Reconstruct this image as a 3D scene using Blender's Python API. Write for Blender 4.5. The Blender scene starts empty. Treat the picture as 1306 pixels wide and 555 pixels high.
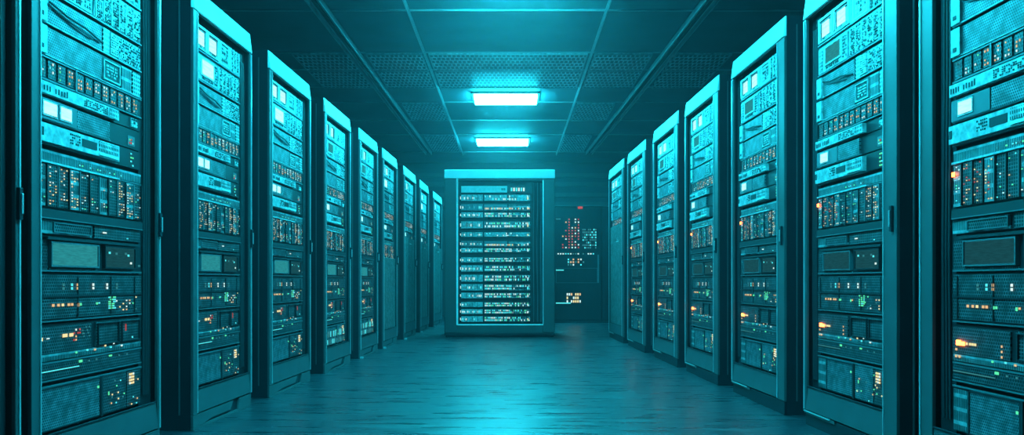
import bpy, math, random
from mathutils import Vector
S = bpy.context.scene
COL = S.collection
F = 1000.0; CX = 653.0; HY = 359.0; H = 0.77          # focal length in px, principal column, horizon row, eye height

# ------------------------------------------------------------------ materials
def new_mat(name):
    m = bpy.data.materials.new(name); m.use_nodes = True
    nt = m.node_tree; nt.nodes.clear()
    out = nt.nodes.new('ShaderNodeOutputMaterial')
    return m, nt, out

def N(nt, t, **kw):
    n = nt.nodes.new(t)
    for k, v in kw.items(): setattr(n, k, v)
    return n

def math_node(nt, op, a, b=None):
    n = N(nt, 'ShaderNodeMath', operation=op)
    for i, v in enumerate((a, b)):
        if v is None: continue
        if isinstance(v, (int, float)): n.inputs[i].default_value = v
        else: nt.links.new(v, n.inputs[i])
    return n.outputs[0]

def paint(name, col, rough=0.45, metal=0.0, var=0.12, scale=6.0, bump=0.0, bscale=300.0, spec=0.5):
    m, nt, out = new_mat(name)
    b = N(nt, 'ShaderNodeBsdfPrincipled')
    b.inputs['Roughness'].default_value = rough
    b.inputs['Metallic'].default_value = metal
    b.inputs['Specular IOR Level'].default_value = spec
    tc = N(nt, 'ShaderNodeTexCoord'); nz = N(nt, 'ShaderNodeTexNoise')
    nz.inputs['Scale'].default_value = scale; nz.inputs['Detail'].default_value = 4
    nt.links.new(tc.outputs['Object'], nz.inputs['Vector'])
    r = N(nt, 'ShaderNodeMapRange')
    r.inputs['From Min'].default_value = 0.3; r.inputs['From Max'].default_value = 0.7
    r.inputs['To Min'].default_value = 1 - var; r.inputs['To Max'].default_value = 1 + var
    nt.links.new(nz.outputs[0], r.inputs['Value'])
    mx = N(nt, 'ShaderNodeVectorMath', operation='SCALE'); mx.inputs[0].default_value = col
    nt.links.new(r.outputs[0], mx.inputs['Scale'])
    nt.links.new(mx.outputs[0], b.inputs['Base Color'])
    if bump:
        n2 = N(nt, 'ShaderNodeTexNoise'); n2.inputs['Scale'].default_value = bscale
        nt.links.new(tc.outputs['Object'], n2.inputs['Vector'])
        bp = N(nt, 'ShaderNodeBump'); bp.inputs['Strength'].default_value = bump; bp.inputs['Distance'].default_value = 0.002
        nt.links.new(n2.outputs[0], bp.inputs['Height']); nt.links.new(bp.outputs[0], b.inputs['Normal'])
    nt.links.new(b.outputs[0], out.inputs[0])
    return m

def perforated(name, web, hole, pitch=0.008, pitch_v=None, frac=0.36, axes='XZ', rough=0.45, metal=0.4, stagger=True, square=False):
    """sheet metal punched with holes: the web in one colour, the dark behind it in the other"""
    m, nt, out = new_mat(name)
    pv = pitch_v or pitch
    b = N(nt, 'ShaderNodeBsdfPrincipled'); b.inputs['Roughness'].default_value = rough
    tc = N(nt, 'ShaderNodeTexCoord'); sp = N(nt, 'ShaderNodeSeparateXYZ')
    nt.links.new(tc.outputs['Object'], sp.inputs[0])
    u = math_node(nt, 'DIVIDE', sp.outputs[axes[0]], pitch)
    v = math_node(nt, 'DIVIDE', sp.outputs[axes[1]], pv)
    vf = math_node(nt, 'FRACT', v)
    if stagger:
        row = math_node(nt, 'MODULO', math_node(nt, 'FLOOR', v), 2.0)
        u = math_node(nt, 'ADD', u, math_node(nt, 'MULTIPLY', row, 0.5))
    uf = math_node(nt, 'FRACT', u)
    du = math_node(nt, 'ABSOLUTE', math_node(nt, 'SUBTRACT', uf, 0.5))
    dv = math_node(nt, 'ABSOLUTE', math_node(nt, 'SUBTRACT', vf, 0.5))
    if square: d = math_node(nt, 'MAXIMUM', du, dv)
    else:
        d = math_node(nt, 'SQRT', math_node(nt, 'ADD', math_node(nt, 'MULTIPLY', du, du), math_node(nt, 'MULTIPLY', dv, dv)))
    mask = math_node(nt, 'LESS_THAN', d, frac)
    nz = N(nt, 'ShaderNodeTexNoise'); nz.inputs['Scale'].default_value = 22
    nt.links.new(tc.outputs['Object'], nz.inputs['Vector'])
    mm = N(nt, 'ShaderNodeMapRange'); mm.inputs['From Min'].default_value = .35; mm.inputs['From Max'].default_value = .65
    mm.inputs['To Min'].default_value = .55; mm.inputs['To Max'].default_value = 1.35
    nt.links.new(nz.outputs[0], mm.inputs['Value'])
    wv = N(nt, 'ShaderNodeVectorMath', operation='SCALE'); wv.inputs[0].default_value = web
    nt.links.new(mm.outputs[0], wv.inputs['Scale'])
    mix = N(nt, 'ShaderNodeMix', data_type='RGBA')
    nt.links.new(mask, mix.inputs['Factor']); nt.links.new(wv.outputs[0], mix.inputs[6])
    mix.inputs[7].default_value = (*hole, 1)
    nt.links.new(mix.outputs[2], b.inputs['Base Color'])
    nt.links.new(math_node(nt, 'MULTIPLY', math_node(nt, 'SUBTRACT', 1.0, mask), metal), b.inputs['Metallic'])
    bp = N(nt, 'ShaderNodeBump', invert=True); bp.inputs['Strength'].default_value = 0.5; bp.inputs['Distance'].default_value = 0.002
    nt.links.new(mask, bp.inputs['Height']); nt.links.new(bp.outputs[0], b.inputs['Normal'])
    nt.links.new(b.outputs[0], out.inputs[0])
    return m

def glow(name, col, strength, sample=False):
    m, nt, out = new_mat(name)
    e = N(nt, 'ShaderNodeEmission'); e.inputs[0].default_value = (*col, 1); e.inputs[1].default_value = strength
    nt.links.new(e.outputs[0], out.inputs[0])
    m.cycles.emission_sampling = 'AUTO' if sample else 'NONE'
    return m

def screen(name, col, strength, lines=60.0):
    """a lit display with faint rows on it"""
    m, nt, out = new_mat(name)
    e = N(nt, 'ShaderNodeEmission'); tc = N(nt, 'ShaderNodeTexCoord'); nz = N(nt, 'ShaderNodeTexNoise')
    mp = N(nt, 'ShaderNodeMapping'); mp.inputs['Scale'].default_value = (lines * .4, 1, lines * 3)
    nt.links.new(tc.outputs['Object'], mp.inputs[0]); nt.links.new(mp.outputs[0], nz.inputs['Vector'])
    nz.inputs['Scale'].default_value = 1
    r = N(nt, 'ShaderNodeMapRange'); r.inputs['From Min'].default_value = .35; r.inputs['From Max'].default_value = .6
    r.inputs['To Min'].default_value = .8 * strength; r.inputs['To Max'].default_value = strength * 1.1
    nt.links.new(nz.outputs[0], r.inputs['Value']); nt.links.new(r.outputs[0], e.inputs[1])
    e.inputs[0].default_value = (*col, 1)
    nt.links.new(e.outputs[0], out.inputs[0]); m.cycles.emission_sampling = 'NONE'
    return m

M = {
 'frame': paint('rack frame pale grey paint', (.068, .080, .088), .42, .0, bump=.05), 'frame_dark': paint('rack frame slate paint', (.048, .058, .064), .42, .0),
 'trim': paint('bright metal trim', (.60, .70, .74), .28, .6),
 'header': paint('pale rack header paint with added light', (.86, .93, .93), .42, .0, var=.04),  # pale paint, colour raised further to stand in for strong lamp light on top
 'side': paint('dark side panel', (.009, .015, .022), .55, 0, bump=.03, spec=.3),
 'black': paint('black chassis', (.012, .018, .024), .55),
 'dark': paint('dark unit face', (.015, .024, .03), .42, .2),
 'mid': paint('mid grey unit face', (.13, .17, .19), .4, .3),
 'light': paint('light unit face', (.40, .47, .49), .4, .0, var=.4, scale=38),
 'pale': paint('pale unit face', (.75, .83, .83), .4, 0, var=.12, scale=25),
 'mesh': perforated('perforated steel grille', (.17, .22, .25), (.012, .018, .022), .0105, .0095, .33),
 'mesh_dark': perforated('dark perforated grille', (.10, .13, .15), (.004, .006, .008), .0125, .0115, .40),
 'mesh_grid': perforated('square mesh grille', (.13, .16, .18), (.004, .006, .008), .012, .012, .38, stagger=False, square=True),
 'mesh_light': perforated('pale perforated grille', (.42, .5, .52), (.03, .045, .05), .012, .011, .3),
 'slots': perforated('vertical slot grille', (.3, .4, .43), (.01, .016, .02), .009, .05, .36, stagger=False, square=True),
 'slots_light': perforated('pale slot grille', (.5, .58, .6), (.02, .03, .035), .011, .018, .30, stagger=False, square=True),
 'door_mesh': perforated('fine door mesh', (.20, .22, .22), (.05, .055, .06), .012, .012, .3),
 'cable': paint('black cable sheath', (.02, .028, .035), .5),
 'l_white': glow('white indicator', (.75, 1, .95), 1.3), 'l_amber': glow('amber indicator', (1, .62, .3), 1.1),
 'l_yellow': glow('yellow indicator', (1, .85, .42), 1.3), 'l_green': glow('green indicator', (.12, 1, .5), 1.2),
 'l_cyan': glow('cyan indicator', (.1, .9, .95), 1.3), 'l_dim': glow('dim teal indicator', (.08, .5, .55), .55),
 'l_red': glow('red indicator', (1, .15, .15), .7), 'l_orange': glow('orange alarm indicator', (1, .13, .02), 26, True),
 's_white': screen('white display', (.42, 1, .97), 1.8, 30), 's_cyan': screen('cyan display', (.05, .62, .68), .55),
 's_dim': screen('dim display', (.03, .25, .3), .35),
}

# ------------------------------------------------------------------ mesh builder
class MB:
    def __init__(s): s.v = []; s.f = []; s.m = []; s.mats = []
    def mi(s, k):
        if k not in s.mats: s.mats.append(k)
        return s.mats.index(k)
    def box(s, x0, x1, y0, y1, z0, z1, k):
        b = len(s.v)
        s.v += [(x0,y0,z0),(x1,y0,z0),(x1,y1,z0),(x0,y1,z0),(x0,y0,z1),(x1,y0,z1),(x1,y1,z1),(x0,y1,z1)]
        s.f += [tuple(b+i for i in q) for q in ((0,3,2,1),(4,5,6,7),(0,1,5,4),(1,2,6,5),(2,3,7,6),(3,0,4,7))]
        s.m += [s.mi(k)] * 6
    def chip(s, x0, x1, z0, z1, k, y=0.02, d=0.002):          # a small raised block on a front face
        s.box(x0, x1, y - d, y, z0, z1, k)
    def prism(s, pts, y0, y1, k):                             # polygon in x,z extruded along y (pts counter-clockwise seen from -y)
        b = len(s.v); n = len(pts)
        s.v += [(x, y0, z) for x, z in pts] + [(x, y1, z) for x, z in pts]
        s.f.append(tuple(b+i for i in range(n))); s.f.append(tuple(b+n+i for i in reversed(range(n))))
        s.f += [(b+i, b+n+i, b+n+(i+1) % n, b+(i+1) % n) for i in range(n)]
        s.m += [s.mi(k)] * (n + 2)
    def sweep(s, pts, x0, x1, k):                             # polygon in y,z extruded along x
        b = len(s.v); n = len(pts)
        s.v += [(x0, y, z) for y, z in pts] + [(x1, y, z) for y, z in pts]
        s.f.append(tuple(b+i for i in reversed(range(n)))); s.f.append(tuple(b+n+i for i in range(n)))
        s.f += [(b+i, b+(i+1) % n, b+n+(i+1) % n, b+n+i) for i in range(n)]
        s.m += [s.mi(k)] * (n + 2)
    def tube(s, pts, r, k, n=8):
        rings = []
        for i, p in enumerate(pts):
            p = Vector(p); a = Vector(pts[max(i-1, 0)]); c = Vector(pts[min(i+1, len(pts)-1)])
            t = (c - a).normalized(); u = t.orthogonal().normalized(); w = t.cross(u)
            b = len(s.v)
            for j in range(n):
                q = p + (u*math.cos(2*math.pi*j/n) + w*math.sin(2*math.pi*j/n)) * r
                s.v.append(tuple(q))
            rings.append(b)
        for a, b in zip(rings, rings[1:]):
            for j in range(n):
                s.f.append((a+j, a+(j+1) % n, b+(j+1) % n, b+j)); s.m.append(s.mi(k))
        s.f.append(tuple(rings[0]+j for j in reversed(range(n)))); s.f.append(tuple(rings[-1]+j for j in range(n)))
        s.m += [s.mi(k)] * 2
    def mesh(s, name, bevel=0.0):
        me = bpy.data.meshes.new(name); me.from_pydata(s.v, [], s.f)
        for k in s.mats: me.materials.append(M[k])
        me.polygons.foreach_set('material_index', s.m); me.update()
        return me
    def build(s, name, parent=None, bevel=0.0):
        o = bpy.data.objects.new(name, s.mesh(name)); COL.objects.link(o); o.parent = parent
        if bevel:
            b = o.modifiers.new('edge', 'BEVEL'); b.width = bevel; b.segments = 2; b.limit_method = 'ANGLE'
        return o

def place(name, me, parent, loc=(0, 0, 0), sx=1.0):
    o = bpy.data.objects.new(name, me); COL.objects.link(o); o.parent = parent
    o.location = loc; o.scale = (sx, 1, 1)
    return o
def thing(name, label, cat, loc, rz=0.0, group=None):
    o = bpy.data.objects.new(name, None); COL.objects.link(o); o.empty_display_size = .2
    o.location = loc; o.rotation_euler = (0, 0, rz); o['label'] = label; o['category'] = cat
    if group: o['group'] = group
    return o
def struct(mb, name, **kw):
    o = mb.build(name, **kw); o['kind'] = 'structure'; return o

# ------------------------------------------------------------------ rack-mounted units (local: x 0..EW, front at y=.02, z real height)
EW = 0.70
YF = 0.012
R = random.Random(7)
def base(mb, z0, z1, k='dark', x0=0.0, x1=EW, y=YF, dep=.45):
    mb.box(x0, x1, y, y + .02, z0, z1, k)
    mb.box(x0 + .01, x1 - .01, y + .02, y + dep, z0 + .004, z1 - .004, 'black')
def lip(mb, z, k='mid', x0=0.0, x1=EW, h=.006):
    mb.box(x0, x1, YF - .008, YF, z, z + h, k)
def grid(mb, x0, x1, z0, z1, nx, nz, ks, p, fill=(.6, .6), jit=.15, y=YF, d=.003, rng=None):
    rng = rng or R; dx = (x1-x0)/nx; dz = (z1-z0)/nz
    for i in range(nx):
        for j in range(nz):
            if rng.random() > p: continue
            w = dx*fill[0]*rng.uniform(1-jit*2, 1+jit); h = dz*fill[1]*rng.uniform(1-jit*2, 1+jit)
            cx = x0+dx*(i+.5); cz = z0+dz*(j+.5)
            mb.chip(cx-w/2, cx+w/2, cz-h/2, cz+h/2, rng.choice(ks), y, d)
def frame_rect(mb, x0, x1, z0, z1, t, k, y=YF, d=.006):
    mb.box(x0, x1, y-d, y, z1-t, z1, k); mb.box(x0, x1, y-d, y, z0, z0+t, k)
    mb.box(x0, x0+t, y-d, y, z0+t, z1-t, k); mb.box(x1-t, x1, y-d, y, z0+t, z1-t, k)

WARM = ['l_amber', 'l_white', 'l_yellow', 'l_amber', 'l_cyan']
COOL = ['l_cyan', 'l_dim', 'l_dim', 'l_white', 'l_green']

def u_top_modules(v):          # bright module with two framed displays
    z0, z1 = 1.992, 2.138; u = MB(); base(u, z0, z1, 'light'); e = []
    for a, b in ((.015, .175), (.185, .35)):
        frame_rect(u, a, b, z0+.012, z1-.01, .012, 'pale', d=.012)
        frame_rect(u, a+.02, b-.02, z0+.03, z1-.028, .006, 'dark', d=.006)
        s = MB(); s.chip(a+.026, b-.026-(.03 if v else 0), z0+.036, z1-.034, 's_white', YF-.001, .003); e.append(('display', s))
    frame_rect(u, .38, .52, z0+.01, z1-.01, .008, 'pale', d=.008)
    u.chip(.40, .50, z0+.025, z1-.03, 'slots_light', YF, .004)
    grid(u, .405, .50, z0+.03, z1-.035, 5, 4, ['dark', 'black', 'pale'], .6, d=.007)
    u.chip(.54, .69, z0+.008, z1-.008, 'mesh_light', YF, .003)
    grid(u, .545, .685, z0+.012, z1-.012, 12, 9, ['dark', 'black', 'pale', 'light', 'pale'], .85, d=.007)
    for i in range(4): u.box(.54+i*.045, .543+i*.045, YF-.012, YF, z0+.006, z1-.006, 'pale')
    grid(u, .025, .165, z0+.014, z0+.03, 12, 1, ['dark', 'pale'], .7, d=.014); grid(u, .195, .34, z0+.014, z0+.03, 12, 1, ['dark', 'pale'], .7, d=.014)
    lip(u, z0, 'mid'); return u, e
def u_cyan_panel(v):
    z0, z1 = 1.835, 1.985; u = MB(); base(u, z0, z1, 'mid'); e = []
    u.chip(.01, .33, z0+.01, z1-.012, 'light', YF, .008)
    u.chip(.02, .06, z0+.02, z1-.02, 'slots_light', YF-.008, .003)
    s = MB(); s.chip(.10, .26, z0+.045, z1-.03, 's_white' if v == 0 else 's_cyan', YF-.009, .003); e.append(('display', s))
    frame_rect(u, .09, .27, z0+.035, z1-.02, .007, 'pale', y=YF-.008)
    u.chip(.35, .69, z0+.01, z1-.01, 'slots_light', YF, .004)
    for i in range(6):
        a = .355+i*.055; u.chip(a, a+.004, z0+.01, z1-.01, 'pale', YF, .01)
    grid(u, .355, .69, z0+.012, z1-.012, 26, 11, ['dark', 'black', 'pale', 'mid', 'pale'], .8, fill=(.7, .55), d=.008)
    grid(u, .28, .325, z0+.02, z1-.02, 3, 7, ['dark', 'mid'], .8, y=YF-.008, d=.003); grid(u, .10, .26, z0+.014, z0+.032, 14, 1, ['dark', 'black'], .7, y=YF-.008, d=.003)
    lip(u, z0, 'mid'); return u, e
def u_mesh_bracket(v, z0=1.715, z1=1.825, last=False):
    u = MB(); base(u, z0, z1, 'dark'); e = []
    u.chip(0, .055, z0+.004, z1-.004, 'light', YF, .014); u.chip(.015, .035, z0+.02, z0+.035, 'black', YF-.014, .002)
    u.chip(.062, .40, z0+.006, z1-.006, 'mesh', YF, .006)
    if not last:
        u.tube([(.07, YF-.012, z1-.03), (.16, YF-.016, z1-.05), (.28, YF-.016, z1-.056), (.39, YF-.012, z1-.075)], .004, 'cable', 6)
        u.tube([(.09, YF-.012, z1-.045), (.2, YF-.014, z1-.065), (.33, YF-.012, z1-.08)], .003, 'mid', 6)
        u.chip(.41, .455, z0+.004, z1-.004, 'slots_light', YF, .006)
        for j in range(3):
            a = z0+.008+j*(z1-z0-.016)/3; u.chip(.46, .51, a+.003, a+.028, 'pale', YF, .01)
            grid(u, .462, .508, a+.006, a+.026, 4, 2, ['dark', 'mid'], .7, y=YF-.01, d=.002)
        u.chip(.52, .69, z0+.006, z1-.006, 'mesh_light', YF, .005)
        grid(u, .525, .69, z0+.008, z1-.008, 18, 8, ['pale', 'dark', 'black', 'light'], .85, d=.008)
    else:
        frame_rect(u, .41, .53, z0+.012, z1-.014, .006, 'light', d=.010)
        u.chip(.42, .52, z0+.02, z1-.022, 'dark', YF, .006)
        grid(u, .43, .51, z0+.028, z1-.03, 9, 4, ['pale', 'light'], .75, y=YF-.006, d=.002)
        u.chip(.545, .62, z0+.006, z1-.006, 'slots', YF, .006)
        u.chip(.63, .69, z0+.006, z1-.006, 'slots_light', YF, .006)
    lip(u, z0, 'light', h=.004); return u, e
def u_led_row(v):
    z0, z1 = 1.505, 1.592; u = MB(); base(u, z0, z1, 'black'); e = []; rng = random.Random(40+v)
    lip(u, z0, 'mid'); lip(u, z1-.005, 'mid')
    l = MB()
    for i in range(12):
        a = .015+i*.056
        if i == 4: u.chip(a-.014, a-.004, z0, z1, 'mid', YF, .01)
        u.chip(a, a+.042, z0+.012, z1-.01, 'mesh_dark', YF, .005)
        k = ['l_dim', 'l_cyan', 'l_green', 'l_amber'][min(i//1, 3)] if i < 4 else rng.choice(['l_amber', 'l_white', 'l_amber'])
        for j in range(4):
            for c in range(2):
                if rng.random() < .48:
                    x = a+.008+c*.016; z = z0+.018+j*.015
                    l.chip(x, x+.005, z, z+.005+.004*rng.random(), k if rng.random() < .8 else 'l_white', YF-.005)
    e.append(('led_array', l)); return u, e
def u_pale_strip(v):
    z0, z1 = 1.447, 1.5; u = MB(); base(u, z0, z1, 'dark'); e = []; rng = random.Random(50)
    u.chip(0, .50, z0+.006, z1-.004, 'light', YF, .02)
    for i in range(10):
        if rng.random() < .8: u.chip(.01+i*.016, .014+i*.016+.004*rng.random(), z0+.016, z1-.012-.008*rng.random(), 'dark', YF-.02, .002)
    grid(u, .26, .42, z0+.012, z1-.01, 14, 4, ['dark', 'black'], .75, y=YF-.02, d=.002)
    u.chip(.43, .49, z0+.01, z1-.008, 'slots_light', YF-.02, .002)
    u.chip(.62, .67, z0+.008, z1-.006, 'light', YF, .004); grid(u, .62, .67, z0+.008, z1-.006, 3, 3, ['pale', 'dark'], .9, d=.007)
    return u, e
def u_square_lamps(v):
    z0, z1 = 1.358, 1.442; u = MB(); base(u, z0, z1, 'dark'); e = []
    u.chip(0, .23, z0+.004, z1-.004, 'mid', YF, .012)
    for a, b in (((.035, .105), (.13, .19)) if v == 0 else ((.05, .13),)):
        s = MB(); s.chip(a, b, z0+.022, z1-.018, 's_white', YF-.013, .004); e.append(('display', s))
        frame_rect(u, a-.006, b+.006, z0+.016, z1-.012, .006, 'light', y=YF-.012, d=.003)
    u.chip(.235, .45, z0+.004, z1-.006, 'mesh', YF, .010)
    l = MB(); rng = random.Random(60+v)
    for i in range(5):
        l.chip(.61+.012*(i % 3), .618+.012*(i % 3), z0+.02+.014*(i//3), z0+.027+.014*(i//3), rng.choice(['l_green', 'l_red', 'l_cyan']), YF-.001)
    u.chip(.60, .655, z0+.012, z0+.055, 'mid', YF, .001); e.append(('led_array', l)); lip(u, z0, 'mid', 0, .46); return u, e
def u_pale_drawer(v):
    z0, z1 = 1.272, 1.352; u = MB(); base(u, z0, z1, 'dark'); e = []
    u.chip(0, .50, z0+.006, z1-.008, 'light', YF, .022)
    u.chip(.004, .022, z0+.025, z1-.025, 'black', YF-.022, .002)
    grid(u, .17, .235, z0+.02, z1-.016, 6, 4, ['dark', 'black'], .85, y=YF-.022, d=.002)
    u.chip(.245, .34, z0+.026, z1-.024, 'dark', YF-.022, .002)
    u.chip(.355, .49, z0+.028, z1-.014, 'slots_light', YF-.022, .002)
    u.chip(.355, .49, z0+.012, z0+.022, 'pale', YF-.022, .004)
    l = MB(); rng = random.Random(70+v)
    for j in range(4):
        for c in range(2):
            if rng.random() < .8: l.chip(.62+.014*c, .629+.014*c, z0+.008+.017*j, z0+.015+.017*j, rng.choice(['l_green', 'l_cyan', 'l_green']), YF-.001)
    e.append(('led_array', l)); lip(u, z0-.002, 'mid', 0, .51); return u, e
def u_blade(v):
    z0, z1 = 1.04, 1.255; u = MB(); base(u, z0, z1, 'dark'); e = []; rng = random.Random(80+v); l = MB()
    u.chip(0, EW, 1.212, 1.252, 'slots', YF, .004); u.box(0, .52, YF-.012, YF, 1.204, 1.211, 'light'); u.box(.52, EW, YF-.006, YF, 1.204, 1.209, 'mid')
    grid(l, .25, .55, 1.215, 1.235, 18, 1, ['l_dim', 'l_cyan', 'l_green'], .4, fill=(.4, .3), y=YF-.004, d=.002, rng=rng)
    n = 11
    for i in range(n):
        a = i*EW/n; b = a+EW/n-.006
        u.chip(a+.002, b, z0+.006, 1.2, 'mesh_grid' if i % 3 else 'slots', YF, .008 if i % 2 else .005)
        u.box(b, b+.005, YF-.012, YF, z0+.006, 1.2, 'mid' if i % 2 else 'dark')
        lit = {0: .8, 1: .9, 2: .5, 3: .95, 4: .35, 5: .3, 6: .6, 8: .9, 9: 1.0, 10: .45}.get(i, .25)
        for j in range(13):
            for c in range(3):
                if rng.random() < lit*(.55 if c < 2 else .25):
                    x = a+.010+c*.016; z = z0+.014+j*.0112
                    top = j > 5
                    k = rng.choice(['l_amber', 'l_white', 'l_yellow'] if (i in (1, 2, 3, 8, 9)) else ['l_cyan', 'l_dim', 'l_green', 'l_white', 'l_amber'])
                    if v == 2 and i in (1, 2, 3): k = rng.choice(['l_amber', 'l_red', 'l_yellow'])
                    l.chip(x, x+.0052, z, z+.0042, k, YF-.009)
    e.append(('led_array', l))
    if v == 2: s = MB(); s.chip(.004, .018, 1.158, 1.174, 'l_orange', YF-.009, .004); e.append(('alarm_light', s))
    return u, e
def u_shelf(v):
    u = MB(); u.box(0, EW, YF-.012, YF+.4, 1.0, 1.036, 'black'); u.box(0, EW, YF-.014, YF-.012, 1.0, 1.004, 'mid'); return u, []
def u_grille(v):
    z0, z1 = .942, .998; u = MB(); base(u, z0, z1, 'dark'); e = []
    u.chip(0, .33, z0+.004, z1-.004, 'slots', YF, .006); u.chip(.1, .32, z0+.014, z1-.012, 'mesh_dark', YF-.006, .003)
    frame_rect(u, .095, .325, z0+.01, z1-.008, .004, 'mid', y=YF-.006)
    u.chip(.35, .69, z0+.004, z1-.002, 'mesh_grid', YF, .006)
    s = MB(); s.chip(.405, .43, z0+.026, z0+.032, 'l_white', YF-.007, .002); s.chip(.58, .59, z0+.012, z0+.017, 'l_cyan', YF-.007, .002); e.append(('led_array', s))
    return u, e
def u_screens(v):
    z0, z1 = .806, .938; u = MB(); base(u, z0, z1, 'dark'); e = []
    u.box(.05, .66, YF-.02, YF, z1-.014, z1-.004, 'black')
    u.chip(0, .07, z0+.004, z1-.02, 'mesh_dark', YF, .004)
    for q, (a, b) in enumerate(((.075, .37), (.41, .64))):
        frame_rect(u, a, b, z0+.018, z1-.02, .006, 'mid' if q == 0 else 'dark', d=.016)
        s = MB(); s.chip(a+.006, b-.006, z0+.024, z1-.026, 's_cyan' if (q == 0 and v != 2) else 's_dim', YF-.004, .006); e.append(('display', s))
    u.chip(.075, .37, z0+.003, z0+.012, 'slots', YF, .006)
    l = MB()
    for x, z, k in ((.44, .885, 'l_cyan'), (.56, .885, 'l_dim'), (.58, .878, 'l_cyan'), (.60, .845, 'l_white'), (.665, .835, 'l_dim'), (.49, .883, 'l_dim')):
        l.chip(x, x+.012, z, z+.009, k, YF-.011)
    e.append(('led_array', l)); lip(u, z0, 'mid', h=.007); return u, e
def u_wide_mesh(v):
    z0, z1 = .622, .80; u = MB(); base(u, z0, z1, 'dark'); e = []; rng = random.Random(90+v)
    u.chip(0, EW, z0+.01, z1-.006, 'mesh_dark', YF, .006)
    for a in (.03, .24, .46, .64): u.box(a, a+.004, YF-.010, YF-.006, z0+.012, z1-.01, 'dark')
    u.box(0, EW, YF-.010, YF-.006, .71, .716, 'dark')
    l = MB()
    for x, k in ((.2, 'l_cyan'), (.235, 'l_amber'), (.335, 'l_white'), (.43, 'l_white'), (.50, 'l_dim'), (.15, 'l_dim')):
        for j in range(2): l.chip(x, x+.010, .752-j*.014, .762-j*.014, k, YF-.007)
    for x, k in ((.09, 'l_amber'), (.12, 'l_amber'), (.145, 'l_yellow'), (.18, 'l_amber'), (.2, 'l_amber')):
        l.chip(x, x+.012, .676, .686, k, YF-.007)
    for x in (.24, .255, .36, .375): l.chip(x, x+.009, .670+.01*rng.random(), .685, rng.choice(['l_amber', 'l_cyan', 'l_green']), YF-.007)
    for i in range(5):
        for j in range(6):
            if rng.random() < .8: l.chip(.445+i*.011, .453+i*.011, .655+j*.009, .661+j*.009, rng.choice(['l_green', 'l_cyan', 'l_green']), YF-.007)
    for i in range(7):
        for j in range(5):
            if rng.random() < .4: l.chip(.50+i*.025, .507+i*.025, .645+j*.013, .651+j*.013, rng.choice(['l_white', 'l_yellow', 'l_green', 'l_amber', 'l_dim']), YF-.007)
    e.append(('led_array', l)); lip(u, z0-.002, 'mid', h=.005); return u, e
def u_mixed(v):
    z0, z1 = .475, .612; u = MB(); base(u, z0, z1, 'dark'); e = []; rng = random.Random(100+v)
    u.chip(0, .33, z0+.03, z1-.01, 'mesh_dark', YF, .006); u.chip(.36, .69, z0+.03, z1-.006, 'mesh_grid', YF, .006)
    frame_rect(u, .37, .52, z0+.035, z1-.012, .004, 'dark', y=YF-.006); frame_rect(u, .54, .68, z0+.035, z1-.012, .004, 'dark', y=YF-.006)
    u.chip(0, EW, z0+.002, z0+.026, 'slots', YF, .004)
    l = MB()
    if v == 2:
        for x in (.085, .105, .12, .135): l.chip(x, x+.010, .540, .549, 'l_yellow', YF-.007)
        for x, z in ((.018, .49), (.04, .47+.02), (.02, .515)): l.chip(x, x+.010, z, z+.009, 'l_amber', YF-.007)
        for q, (x, z, w) in enumerate(((.03, .545, .022), (.06, .543, .016))):
            s = MB(); s.chip(x, x+w, z-w*.42, z+w*.42, 'l_orange', YF-.007, .005); e.append(('alarm_light', s))
        for j in range(3): l.chip(.285, .291, .51+j*.018, .518+j*.018, 'l_amber', YF-.007); l.chip(.66, .666, .5+j*.02, .512+j*.02, 'l_red', YF-.007)
    else:
        l.chip(.005, .038, .553, .566, 'l_yellow', YF-.007); l.chip(.06, .075, .558, .562, 'l_white', YF-.007)
        for x in (.15, .165, .19, .2): l.chip(x, x+.012, .558, .571, 'l_yellow', YF-.007)
        for i in range(4):
            for j in range(4):
                if rng.random() < .6: l.chip(.215+i*.012, .221+i*.012, .54+j*.013, .547+j*.013, rng.choice(['l_amber', 'l_red', 'l_white']), YF-.007)
        for j in range(4):
            for i in range(8):
                if rng.random() < .35: l.chip(.27+i*.007, .274+i*.007, .55+j*.012, .556+j*.012, 'l_dim', YF-.007)
        l.chip(.57, .575, .555, .585, 'l_red', YF-.007); l.chip(.62, .628, .52, .528, 'l_cyan', YF-.007)
    for x, z, k in ((.23, .49, 'l_green'), (.30, .493, 'l_cyan'), (.35, .49, 'l_amber'), (.42, .50, 'l_yellow'), (.46, .49, 'l_cyan'), (.48, .505, 'l_white'), (.54, .49, 'l_white')):
        l.chip(x, x+.010, z, z+.007, k, YF-.005)
    e.append(('led_array', l)); return u, e
def u_thin(v):
    z0, z1 = .405, .472; u = MB(); base(u, z0, z1, 'dark'); e = []
    u.chip(0, .69, z0+.006, z1-.008, 'mesh_dark', YF, .005)
    l = MB(); l.chip(.005, .25, .437, .441, 'l_dim' if v == 2 else 'l_cyan', YF-.006); l.chip(.25, .27, .452, .462, 'l_green', YF-.006); l.chip(.45, .47, .455, .462, 'l_green', YF-.006)
    for x in (.31, .36, .52, .58): l.chip(x, x+.008, .45, .456, 'l_dim', YF-.006)
    e.append(('led_array', l)); lip(u, z1-.006, 'mid'); lip(u, z0-.004, 'mid', h=.005); return u, e
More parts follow.
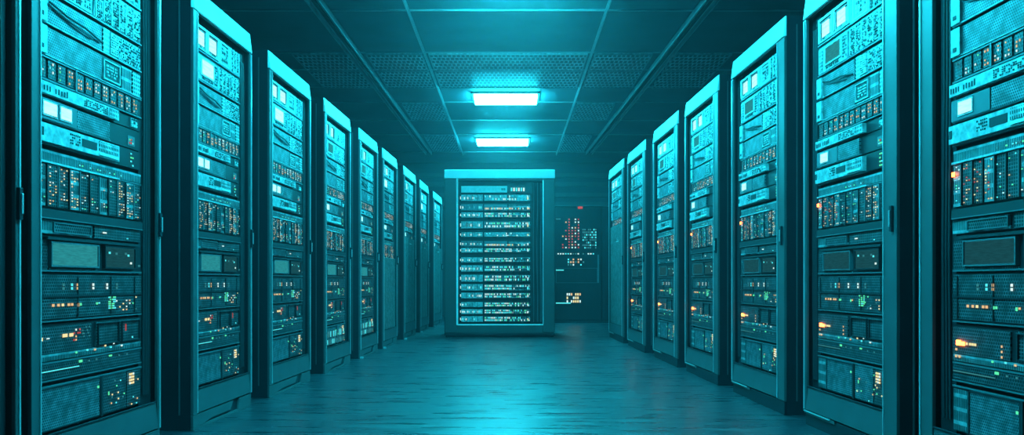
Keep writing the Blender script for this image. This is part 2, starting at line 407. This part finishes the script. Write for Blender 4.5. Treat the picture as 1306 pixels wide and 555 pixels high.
def u_bottom(v):
    z0, z1 = .215, .382; u = MB(); base(u, z0, z1, 'black'); e = []; rng = random.Random(110+v)
    a0 = .005 if v != 2 else .105
    if v == 2: u.chip(.005, .09, z0+.006, z1-.008, 'slots', YF, .006)
    u.chip(a0, .385, z0+.006, z1-.004, 'mesh', YF, .008); u.box(.388, .40, YF-.012, YF, z0, z1, 'black')
    u.chip(.405, .575, z0+.006, z1-.004, 'mesh_dark' if v == 0 else 'mesh', YF, .008); u.chip(.585, .69, z0+.006, z1-.006, 'mesh_grid', YF, .006)
    frame_rect(u, a0, .385, z0+.006, z1-.004, .004, 'dark', y=YF-.008, d=.003)
    l = MB()
    for i in range(3):
        for j in range(4): l.chip(.60+i*.014, .609+i*.014, .318+j*.013, .327+j*.013, 'l_yellow' if rng.random() < .7 else 'l_white', YF-.007)
    l.chip(.365, .375, .335, .345, 'l_green', YF-.009); l.chip(.44, .446, .295, .31, 'l_green', YF-.009)
    for i in range(16): x = rng.uniform(.41, .68); z = rng.uniform(.225, .36); l.chip(x, x+.006, z, z+.006, rng.choice(['l_amber', 'l_dim', 'l_cyan', 'l_yellow', 'l_green']), YF-.0095)
    if v == 1:
        for i in range(26):
            x = .03+(i % 13)*.05+rng.uniform(0, .02); l.chip(x, x+.014, .23+.06*(i//13), .27+.07*(i//13), rng.choice(['l_cyan', 'l_dim', 'l_dim']), YF-.0095)
    e.append(('led_array', l)); lip(u, z1-.002, 'mid'); return u, e

UPPER = [('display_module', u_top_modules), ('server_unit', u_cyan_panel), ('server_unit', u_mesh_bracket),
         ('server_unit', lambda v: u_mesh_bracket(v, 1.597, 1.706, True)), ('network_switch', u_led_row), ('patch_panel', u_pale_strip),
         ('server_unit', u_square_lamps), ('drawer_unit', u_pale_drawer), ('blade_chassis', u_blade)]
LOWER = [('shelf', u_shelf), ('vent_panel', u_grille), ('monitor_unit', u_screens), ('server_unit', u_wide_mesh),
         ('server_unit', u_mixed), ('network_switch', u_thin), ('storage_unit', u_bottom)]
CACHE = {}
def singles(k, s):                                            # few lamps on a unit: each its own sub-part; dense fields stay one array
    n = len(s.f)//6
    if k != 'led_array' or n > 30: return [(k, s.mesh(k))]
    out = []
    for i in range(n):
        m = MB(); v = s.v[i*8:i*8+8]
        m.box(v[0][0], v[1][0], v[0][1], v[2][1], v[0][2], v[4][2], s.mats[s.m[i*6]]); out.append(('indicator_light', m.mesh('indicator_light')))
    return out
def units(rack, lst, v, x0, ew):
    for i, (nm, fn) in enumerate(lst):
        key = (lst is UPPER, i, v)
        if key not in CACHE:
            u, e = fn(v); CACHE[key] = (u.mesh(nm), [q for k, s in e for q in singles(k, s)])
        um, es = CACHE[key]
        p = place(nm, um, rack, (x0, 0, 0), ew/EW)
        for k, me in es: place(k, me, p)

# ------------------------------------------------------------------ the rack cabinets
HT = 2.3; DEP = 0.95
def make_rack(label, loc, rz, W, side, v, solid=0.0, stile_far=None, foot=False, group=None):
    """side 'L': front-left edge is the near one; 'R': front-right edge is the near one"""
    t = thing('server_rack', label, 'server rack', loc, rz, group)
    sn = .05 if side == 'L' else .11                       # near stile
    sf = stile_far or (.022 if side == 'L' else .03); ch = .11
    if side == 'L': xa, xb, xc0, xc1, s0, s1 = sn, W-sf-ch, W-sf-ch, W-sf, sn, sf
    else:           xa, xb, xc0, xc1, s0, s1 = sf+ch*.9, W-sn, sf, sf+ch*.9, sf, sn
    fr = MB(); fr.box(0, s0, -.015, 0, .08, HT-.115, 'frame')
    fr.box(0, W, -.01, 0, HT-.128, HT-.115, 'frame'); fr.box(W-s1, W, -.015, 0, .08, HT-.115, 'frame')
    fr.box(s0-.01, W-s1+.01, -.012, -.002, .205, .212, 'side')
    fr.build('door_frame', t, .002)
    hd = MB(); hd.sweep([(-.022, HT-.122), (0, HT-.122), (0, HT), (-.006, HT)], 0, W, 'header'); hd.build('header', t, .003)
    kp = MB(); kp.sweep([(-.018, .085), (0, .085), (0, .205), (-.008, .205)], s0, W-s1, 'frame'); kp.build('kick_panel', t, .003)
    pl = MB(); n0, n1 = (W*.62, W*.74) if side == 'L' else (W*.26, W*.38)
    yb, yf = .0, -.014
    if side == 'L':
        pl.prism([(0, 0), (W, 0), (W, .015), (0, .015)], yf, yb, 'frame')
        pl.prism([(0, .015), (W*.16, .015), (W*.28, .030), (W*.60, .030), (W*.66, .078), (0, .078)], yf, yb, 'frame')
        pl.prism([(n1, .015), (W, .015), (W, .078), (n1+.02, .078), ], yf, yb, 'frame')
        pl.box(W*.15, n1+.03, -.004, yb, .013, .079, 'side')
    else:
        pl.box(0, W, -.006, yb, 0, .078, 'side')
        pl.prism([(n1, 0), (W, 0), (W, .078), (n1+.03, .078)], yf, yb, 'side')
        pl.box(0, n1, yf, -.006, .062, .078, 'frame')
    pl.build('plinth', t, .002)
    if side == 'R': tr = MB(); tr.box(.005, W*.33, -.02, -.014, .074, .080, 'trim'); tr.build('foot_trim', t)
    sp = MB()
    xn = 0 if side == 'L' else W
    for x in (0, W):
        s_ = MB(); a, b = (x, x+.012) if x == 0 else (x-.012, x)
        s_.box(a, b, 0, DEP, .0, HT-.01, 'side')
        if x == xn:                                           # the side seen from the aisle has a folded seam and a bright edge
            o_ = -.004 if x == 0 else .004
            s_.box(min(x, x+o_), max(x, x+o_), .055, .062, .08, HT-.05, 'frame')
            s_.box(min(x, x+o_*2), max(x, x+o_*2), .30, DEP-.05, .12, HT-.12, 'side')
        s_.build('side_panel', t)
    bk = MB(); bk.box(.012, W-.012, DEP-.012, DEP, 0, HT-.01, 'mesh_dark'); bk.build('rear_panel', t)
    rf = MB(); rf.box(0, W, 0, DEP, HT-.01, HT, 'side'); rf.box(W*.3, W*.7, .3, .7, HT, HT+.012, 'mesh_dark'); rf.build('roof_panel', t)
    ed = MB(); x = s0-.006 if side == 'L' else W-s1; ed.box(x, x+.006, -.019, -.015, .085, HT-.13, 'trim')
    x = 0 if side == 'R' else W-.008
    ed.box(x, x+.008, -.019, -.015, .085, HT-.13, 'trim'); ed.build('edge_trim', t)
    cc = MB(); cc.box(xc0, xc1, .02, .035, .205, HT-.13, 'black')
    for k in range(3): cc.tube([(xc0+.03+.02*k, .014, .25), (xc0+.028+.02*k, .011, .9), (xc0+.034+.02*k, .012, 1.5), (xc0+.03+.02*k, .014, 2.1)], .005, 'cable', 6)
    cc.build('cable_channel', t)
    hz = MB(); hx = W-sf*.5 if side == 'L' else W-.03
    hz.box(hx-.009, hx+.009, -.028, -.015, .98, 1.09, 'side'); hz.box(hx-.004, hx+.004, -.034, -.028, 1.0, 1.07, 'trim'); hz.build('door_handle', t, .002)
    ly = MB(); ly.box(xa, xb, .035, .05, .205, HT-.13, 'black'); ly.build('mounting_plate', t)
    if solid:
        units(t, UPPER, v, xa, xb-xa)
        dp = MB(); dp.box(xa-.005, xb+.01, -.012, .004, .21, solid, 'door_mesh'); dp.build('lower_door', t, .003)
        if solid < 1.0: pass
    else:
        units(t, UPPER, v, xa, xb-xa); units(t, LOWER, v, xa, xb-xa)
    if foot:
        ft = MB(); fx = .02; ft.box(fx-.018, fx+.018, -.045, -.014, 0, .02, 'trim'); ft.build('levelling_foot', t, .004)
    return t

AL = math.radians(90) - math.atan(.0342); AR = -math.radians(90) + math.atan(.0355)
def yl(x): return 1.793/((CX-x)/F+.0342)
def yr(x): return 1.740/((x-CX)/F+.0355)
LEFT = [(None, 20, 0, 0, 'server rack cut by the left edge of the photo, only its edge showing'),
        (35, 200, 0, 0, 'large nearest fully shown rack of the left row, with two white square displays'),
        (243, 317.5, 0, 0, 'second fully shown rack of the left row, behind the nearest one'),
        (341, 393.4, 0, 0, 'third fully shown rack of the left row from the camera'),
        (412, 445, 1, 0, 'fourth fully shown rack of the left row from the camera'),
        (457, 480, 1, 0, 'fifth left row rack, last before the ones with solid lower doors'),
        (487, 505, 0, 1.05, 'left row rack with solid lower door, nearest of those four'),
        (514, 529, 1, 1.36, 'left row rack with solid lower door, second of those four'),
        (535, 545.5, 0, 1.36, 'left row rack with solid lower door, third of those four'),
        (552, 562.5, 1, 1.36, 'farthest rack of the left row, beside the free-standing centre rack')]
for a, b, v, sol, lab in LEFT:
    y1 = yl(b); y0 = yl(a) if a else y1-.92
    W = math.hypot(y1-y0, .0342*(y1-y0))
    make_rack(lab, (-1.793+.0342*y0, y0, 0), AL, W, 'L', v, sol, foot=bool(a and a > 440), group='server racks of the left row')
RIGHT = [(778, 796.5, 2, 1.5, None, 'farthest rack of the right row, with solid mesh lower door'),
         (802, 824, 2, 0, None, 'second farthest rack of the right row'),
         (835, 866, 2, 0, None, 'third farthest rack of the right row'),
         (876, 918, 2, 0, None, 'fourth farthest rack of the right row, mid row'),
         (936, 1003.5, 2, 0, None, 'rack third from the camera in the right row'),
         (1029, 1148, 2, 0, None, 'large rack second from the camera in the right row, fully in view'),
         (1178, None, 2, 0, .085, 'nearest rack of the right row, cut off by the right edge of the photo')]
for a, b, v, sol, sf, lab in RIGHT:
    y1 = yr(a); y0 = yr(b) if b else y1-.97
    W = math.hypot(y1-y0, .0355*(y1-y0))
    make_rack(lab, (1.740-.0355*y1, y1, 0), AR, W, 'R', v, sol, stile_far=sf, group='server racks of the right row')

# ------------------------------------------------------------------ free-standing centre rack
YC = 10.85
def px(x, Y): return (x-CX)*Y/F
def pz(y, Y): return H-(y-HY)*Y/F
cx0, cx1 = px(567, YC), px(707.5, YC); CW = cx1-cx0
c = thing('server_rack', 'wide free-standing server rack at the end of the aisle, facing the camera', 'server rack', (cx0, YC, 0))
def lx(x): return px(x, YC)-cx0
ix0, ix1 = lx(583.5), lx(692.5); iz0, iz1 = pz(413.5, YC), pz(230.5, YC); CH = pz(217, YC)
for q in ((0, ix0), (ix1, CW)): fr = MB(); fr.box(q[0], q[1], -.05, .02, .06, CH-.12, 'frame_dark'); fr.build('stile', c, .012)
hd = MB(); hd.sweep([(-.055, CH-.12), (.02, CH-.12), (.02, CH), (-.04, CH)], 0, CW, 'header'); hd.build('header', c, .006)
kp = MB(); kp.box(ix0, ix1, -.045, .02, .05, iz0, 'frame_dark'); kp.build('kick_panel', c, .006)
ub = MB(); ub.box(ix0, ix1, -.035, .02, iz1, CH-.12, 'frame_dark'); ub.build('top_rail', c)
pl = MB(); pl.box(.02, CW-.02, -.03, .9, 0, .06, 'side'); pl.box(.0, CW, -.06, -.03, .03, .06, 'side'); pl.build('plinth', c, .004)
for x in (0, CW-.02):
    s_ = MB(); s_.box(x, x+.02, .02, .95, .06, CH-.012, 'side'); s_.build('side_panel', c)
s_ = MB(); s_.box(.02, CW-.02, .93, .95, .06, CH-.012, 'mesh_dark'); s_.build('rear_panel', c)
s_ = MB(); s_.box(0, CW, .02, .95, CH-.012, CH, 'side'); s_.build('roof_panel', c)
ed = MB(); ed.box(ix0-.012, ix0+.012, -.062, -.05, iz0-.01, iz1+.02, 'header'); ed.box(ix0, ix1, -.062, -.045, iz0-.014, iz0+.004, 'header'); ed.box(ix1-.006, ix1+.006, -.056, -.05, iz0, iz1, 'trim'); ed.box(ix0, ix1, -.045, -.035, iz1-.006, iz1+.006, 'black')
ed.build('edge_trim', c)
bp = MB(); bp.box(ix0, ix1, .03, .05, iz0, iz1, 'black'); bp.build('mounting_plate', c)
rows = [(237, 246.5, 'strip'), (248, 257, 'pale'), (260, 269, 'led'), (270.5, 278, 'unit'), (282, 292, 'unit'), (296, 302.5, 'pale'), (307, 315, 'led'), (316, 322.5, 'unit'),
        (328, 335, 'unit'), (338, 347, 'unit'), (350, 360, 'unit'), (362, 371, 'unit'), (373, 381, 'unit'), (385, 392, 'unit'), (394, 401, 'unit'), (403, 411, 'unit')]
e0, e1 = lx(586.5), lx(678)
rng = random.Random(5)
for ya, yb_, kd in rows:
    z1, z0 = pz(ya, YC), pz(yb_, YC); u = MB(); l = MB()
    u.box(e0, e1, .0, .02, z0, z1, 'dark'); u.box(e0+.01, e1-.01, .02, .5, z0+.003, z1-.003, 'black')
    w = e1-e0; h = z1-z0
    def chip(m, a, b, c0, c1, k, y=0.0, d=.004): m.chip(e0+a*w, e0+b*w, z0+c0*h, z0+c1*h, k, y, d)
    if kd == 'strip':
        chip(u, .02, .66, .08, .95, 'pale', d=.02); chip(u, .70, .93, .08, .9, 'dark', d=.012)
        for i in range(6): chip(l, .71+i*.034, .71+i*.034+.022, .25, .72, 'l_white' if i % 2 else 'l_cyan', -.012)
        for i in range(3): chip(u, .58+i*.02, .592+i*.02, .35, .65, 'dark', -.02)
    else:
        chip(u, .02, .32, .06, .94, 'light' if kd != 'led' else 'mid', d=.014)
        for i in range(1, 4): chip(u, .02+i*.075, .026+i*.075, .1, .9, 'dark', -.014)
        chip(u, .34, .66, .08, .92, 'mid' if kd != 'pale' else 'light', d=.008)
        chip(u, .68, .98, .08, .92, 'slots' if kd != 'pale' else 'slots_light', d=.006)
        nl = rng.choice([2, 3])
        if kd == 'pale': ks = ['l_white', 'l_cyan']; pr = .25
        elif kd == 'led': ks = ['l_yellow', 'l_white', 'l_amber', 'l_cyan']; pr = .9
        else: ks = ['l_cyan', 'l_white', 'l_cyan', 'l_green', 'l_white']; pr = .8
        for j in range(2):
            for i in range(30):
                if kd == 'led' and j == 1: continue
                q = pr*(1 if i < 18 else .55)
                if rng.random() < q:
                    a = .35+i*.021; chip(l, a, a+.012, .2+j*.38, .2+j*.38+.24, rng.choice(ks), -.008, .004)
        for i in range(12):
            if rng.random() < .6: a = .035+i*.023; chip(l, a, a+.012, .3, .62, rng.choice(['l_cyan', 'l_white', 'l_dim']), -.014, .003)
        chip(l, .005, .015, .3, .7, 'l_white', 0, .004); chip(l, .94, .955, .25, .6, rng.choice(['l_cyan', 'l_white', 'l_yellow']), -.006, .003)
    p = u.build('server_unit', c); l.build('led_array', p)
for k in range(7):
    cb = MB(); xx = lx(680.5)+k*.017
    pts = [(xx+.004*math.sin(i*.9+k*2.1), -.002-.006*(k % 2), iz0+.03+i*(iz1-iz0-.06)/10) for i in range(11)]
    cb.tube(pts, .0065, 'mid' if k % 3 == 0 else 'cable', 6); cb.build('cable', c)
lc = MB()                                                     # loops of patch cable hanging over the lower units, one lattice
for k in range(9):
    xx = lx(653)+k*.034
    pts = [(xx+.006*math.sin(i*1.3+k*1.7), -.018-.004*(k % 2), iz0+.06+i*.085) for i in range(11)]
    cb = MB(); cb.tube(pts, .0035, 'side' if k % 2 else 'cable', 5); cb.build('cable', c)

# ------------------------------------------------------------------ dark cabinet on the far right
YB = 14.5
bx0, bx1 = px(691, YB), px(777.5, YB); BW = bx1-bx0; BH = pz(262, YB)
b = thing('equipment_cabinet', 'low dark equipment cabinet with red lamp, behind the centre rack on its right', 'cabinet', (bx0, YB, 0))
def bl(x): return px(x, YB)-bx0
s_ = MB(); s_.box(0, BW, .03, .75, .05, BH-.02, 'side'); s_.build('body', b, .006)
dr = MB(); dr.box(.01, bl(767), 0, .03, .06, BH-.025, 'dark'); dr.build('door', b, .004)
d2 = MB(); d2.box(bl(767.8), BW-.005, 0, .03, .06, BH-.025, 'dark'); d2.build('side_door', b, .004)
tp = MB(); tp.box(-.005, BW+.005, -.012, .76, BH-.02, BH, 'frame'); tp.build('top_panel', b, .003)
pl = MB(); pl.box(.01, BW-.01, .01, .74, 0, .05, 'black'); pl.build('plinth', b)
def bz(y): return pz(y, YB)
pn = MB(); frame_rect(pn, bl(709), bl(762), bz(361), bz(342), .006, 'mid', y=0, d=.006); frame_rect(pn, bl(709), bl(762), bz(322), bz(278), .004, 'side', y=0, d=.004)
pn.box(bl(762), bl(764), -.008, 0, bz(361), bz(325), 'mid'); pn.build('bezel', b)
l = MB(); rng = random.Random(11)
def led(x0, x1, y0, y1, k): l.box(bl(x0), bl(x1), -.008, -.001, bz(y1), bz(y0), k)
for i in range(6):
    for j in range(11):
        X = 717+i*4; Y = 279+j*3.6
        if (i < 2 and rng.random() < .45) or (i >= 2 and rng.random() < .85 and not (i in (3,) and j < 3)): led(X, X+1.6, Y, Y+1.7, rng.choice(['l_red', 'l_white', 'l_red', 'l_amber']) if i < 5 else rng.choice(['l_red', 'l_red', 'l_white']))
for i in range(8):
    for j in range(8):
        if rng.random() < .75: led(743+i*2.3, 744.4+i*2.3, 292+j*3.3, 294+j*3.3, rng.choice(['l_dim', 'l_dim', 'l_cyan']))
for i in range(16):
    if rng.random() < .8: led(711+i*3.2, 712.8+i*3.2, 323, 324.6, rng.choice(['l_white', 'l_cyan', 'l_dim']))
for i in range(8):
    for j in range(3):
        if rng.random() < .65: led(724+i*3.2, 725.8+i*3.2, 330+j*3.4, 332+j*3.4, rng.choice(['l_amber', 'l_white', 'l_dim', 'l_cyan']))
        if rng.random() < .7 and i > 0: led(720+i*2.7, 721.8+i*2.7, 374+j*4.5, 377+j*4.5, rng.choice(['l_amber', 'l_white', 'l_yellow']))
led(709, 719, 344, 345.3, 'l_cyan'); led(709, 728, 386, 387.4, 'l_cyan'); led(709, 715, 279, 280, 'l_dim')
l.build('led_array', b)
rl = MB(); rl.box(bl(737), bl(743), -.02, 0, bz(266.5), bz(263.5), 'l_red'); rl.build('warning_light', b)

# ------------------------------------------------------------------ the room
CZ = 3.37; YE = 17.2; Y0 = -2.0; XW = 3.05
M['floor'] = None
m, nt, out = new_mat('glossy dark resin floor')
bs = N(nt, 'ShaderNodeBsdfPrincipled'); tc = N(nt, 'ShaderNodeTexCoord')
mp = N(nt, 'ShaderNodeMapping'); mp.inputs['Scale'].default_value = (1.3, 11.0, 1)
n1 = N(nt, 'ShaderNodeTexNoise'); n1.inputs['Scale'].default_value = 1.6; n1.inputs['Detail'].default_value = 5; n1.inputs['Roughness'].default_value = .55
nt.links.new(tc.outputs['Object'], mp.inputs[0]); nt.links.new(mp.outputs[0], n1.inputs['Vector'])
cr = N(nt, 'ShaderNodeMapRange'); cr.inputs['From Min'].default_value = .35; cr.inputs['From Max'].default_value = .68
cr.inputs['To Min'].default_value = .24; cr.inputs['To Max'].default_value = .43
nt.links.new(n1.outputs[0], cr.inputs['Value']); nt.links.new(cr.outputs[0], bs.inputs['Roughness'])
mx = N(nt, 'ShaderNodeMix', data_type='RGBA'); mx.inputs[6].default_value = (.012, .022, .032, 1); mx.inputs[7].default_value = (.018, .032, .042, 1)
nt.links.new(n1.outputs[0], mx.inputs['Factor']); nt.links.new(mx.outputs[2], bs.inputs['Base Color'])
bp = N(nt, 'ShaderNodeBump'); bp.inputs['Strength'].default_value = .04; bp.inputs['Distance'].default_value = .01
nt.links.new(n1.outputs[0], bp.inputs['Height']); nt.links.new(bp.outputs[0], bs.inputs['Normal'])
bs.inputs['IOR'].default_value = 2.15
nt.links.new(bs.outputs[0], out.inputs[0]); M['floor'] = m
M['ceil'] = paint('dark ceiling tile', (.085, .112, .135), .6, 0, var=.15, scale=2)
M['rail'] = paint('ceiling rail metal', (.34, .42, .45), .35, .5)
M['wall'] = paint('dark wall cladding', (.03, .035, .045), .55, 0, var=.1, scale=1.5)
M['wallband'] = paint('lighter wall band', (.05, .055, .062), .5)
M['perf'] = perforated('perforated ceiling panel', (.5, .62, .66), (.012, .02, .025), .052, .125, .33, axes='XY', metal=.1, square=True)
M['lamp'] = glow('cyan lamp diffuser', (.014, .765, .98), 200, True)

s_ = MB(); s_.box(-XW, XW, Y0, YE, -.1, 0, 'floor'); struct(s_, 'floor')
s_ = MB(); s_.box(-XW, XW, Y0, YE, CZ, CZ+.1, 'ceil'); struct(s_, 'ceiling')
s_ = MB(); s_.box(-XW-.1, -XW, Y0, YE, 0, CZ, 'wall'); struct(s_, 'wall_left')
s_ = MB(); s_.box(XW, XW+.1, Y0, YE, 0, CZ, 'wall'); struct(s_, 'wall_right')
s_ = MB(); s_.box(-XW, XW, YE, YE+.1, 0, CZ, 'wall')
for z in (2.42, 2.62, 2.86, 3.05): s_.box(-XW, XW, YE-.03, YE, z, z+.09, 'wallband')
struct(s_, 'wall_back')
s_ = MB(); s_.box(-XW, XW, Y0-.1, Y0, 0, CZ, 'wall'); struct(s_, 'wall_front')
# grid of ceiling bars
s_ = MB()
for y in (3.0, 4.5, 6.0, 7.5, 8.88, 9.6, 10.46, 11.35, 12.62, 13.85, 15.7): s_.box(-XW, XW, y-.012, y+.012, CZ-.012, CZ, 'rail')
struct(s_, 'trim_1')
for i, x in enumerate((-.99, .90)):
    s_ = MB(); s_.box(x-.014, x+.014, .5, 15.9, CZ-.03, CZ-.012, 'rail'); s_.box(x-.004, x+.004, .5, 15.9, CZ-.05, CZ-.03, 'rail'); struct(s_, 'trim_%d' % (i+2))
# hanging double rails
for (xa, xb, lab) in ((-1.80, -1.66, 'long grey metal rail running along the ceiling on the left'), (1.80, 1.53, 'long grey metal rail running along the ceiling on the right')):
    u = thing('ceiling_rail', lab, 'ceiling rail', (0, 0, 0))
    u.location = (xa, 7.24, CZ)
    ang = math.atan2(-(xb-xa), 15.7-7.24); u.rotation_euler = (0, 0, ang)
    r = MB(); r.box(-.065, .065, -6.5, 8.4, -.035, -.012, 'rail'); r.box(-.065, -.05, -6.5, 8.4, -.075, -.035, 'rail'); r.box(.05, .065, -6.5, 8.4, -.075, -.035, 'rail'); r.build('channel', u, .003)
    r = MB(); r.box(-.015, .015, -6.5, 8.3, -.060, -.035, 'side'); r.build('inner_track', u)
    for k in range(5):
        r = MB(); r.box(-.03, .03, -6+k*3.4, -5.9+k*3.4, -.012, .0, 'side'); r.build('bracket', u)
# perforated panels
def perf(x0, x1, y0, y1, lab, g=None):
    u = MB(); u.box(0, x1-x0, 0, y1-y0, -.022, -.002, 'perf')
    o = u.build('perforated_panel'); o.location = (x0, y0, CZ); o['label'] = lab; o['category'] = 'ceiling panel'
    o['group'] = 'perforated ceiling panels'
    fr = MB(); w, d = x1-x0, y1-y0
    for q in ((-.0, w, -.0, .012), (0, w, d-.012, d), (0, .012, .012, d-.012), (w-.012, w, .012, d-.012)): fr.box(q[0], q[1], q[2], q[3], -.03, -.022, 'rail')
    fr.build('panel_frame', o)
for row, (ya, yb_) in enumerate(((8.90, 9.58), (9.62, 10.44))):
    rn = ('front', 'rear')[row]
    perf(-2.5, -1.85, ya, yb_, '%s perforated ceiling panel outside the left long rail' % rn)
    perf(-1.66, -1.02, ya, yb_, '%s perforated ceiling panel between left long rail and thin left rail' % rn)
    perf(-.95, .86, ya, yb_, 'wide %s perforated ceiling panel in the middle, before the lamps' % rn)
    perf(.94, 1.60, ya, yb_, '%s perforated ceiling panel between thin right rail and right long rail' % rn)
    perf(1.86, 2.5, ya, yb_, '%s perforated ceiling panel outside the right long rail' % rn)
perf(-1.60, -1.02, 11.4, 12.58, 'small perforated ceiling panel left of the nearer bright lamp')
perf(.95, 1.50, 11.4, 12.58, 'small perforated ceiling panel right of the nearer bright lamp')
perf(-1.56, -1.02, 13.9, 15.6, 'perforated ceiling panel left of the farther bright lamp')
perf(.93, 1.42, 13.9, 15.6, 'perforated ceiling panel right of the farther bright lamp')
# lamps
def lamp(xc, yc, w, d, lab):
    t = thing('ceiling_lamp', lab, 'ceiling lamp', (xc, yc, CZ), 0, 'ceiling lamps')
    h = MB()
    for q in ((-w/2-.03, w/2+.03, -d/2-.03, -d/2), (-w/2-.03, w/2+.03, d/2, d/2+.03), (-w/2-.03, -w/2, -d/2, d/2), (w/2, w/2+.03, -d/2, d/2)): h.box(*q, -.025, 0, 'frame')
    h.build('housing', t, .003)
    e = MB(); e.box(-w/2, w/2, -d/2, d/2, -.075, -.0, 'lamp'); e.build('diffuser', t, .01)
lamp(px(645, 11.0), 11.0, .88, .46, 'brighter nearer rectangular ceiling lamp above the centre rack')
lamp(px(641, 14.4), 14.4, .94, .48, 'smaller looking farther rectangular ceiling lamp near the back wall')
lamp(0, 6.66, .92, .56, 'ceiling lamp just above the top edge of the photo')
lamp(0, 2.9, .92, .56, 'ceiling lamp over the nearest fully shown racks, above the photo')

# ------------------------------------------------------------------ air, camera, view
w = bpy.data.worlds.new('World'); S.world = w; w.use_nodes = True
nt = w.node_tree; nt.nodes.clear(); o = nt.nodes.new('ShaderNodeOutputWorld')
bg = nt.nodes.new('ShaderNodeBackground'); bg.inputs[0].default_value = (.02, .06, .09, 1); bg.inputs[1].default_value = .3
vs = nt.nodes.new('ShaderNodeVolumeScatter'); vs.inputs['Color'].default_value = (1, .85, .95, 1); vs.inputs['Density'].default_value = .005; vs.inputs['Anisotropy'].default_value = .82
nt.links.new(bg.outputs[0], o.inputs[0]); nt.links.new(vs.outputs[0], o.inputs[1])

cam = bpy.data.cameras.new('camera'); co = bpy.data.objects.new('camera', cam); COL.objects.link(co)
co.location = (0, 0, H); co.rotation_euler = (math.radians(90), 0, 0)
cam.sensor_width = 36; cam.lens = 36*F/1306; cam.shift_y = (HY-277.5)/1306; cam.clip_start = .05
S.camera = co
vs_ = S.view_settings; vs_.view_transform = 'Standard'; vs_.look = 'None'; vs_.gamma = 1; vs_.use_curve_mapping = False; vs_.exposure = -0.4
S.cycles.max_bounces = 6; S.cycles.volume_bounces = 1; S.cycles.use_denoising = True
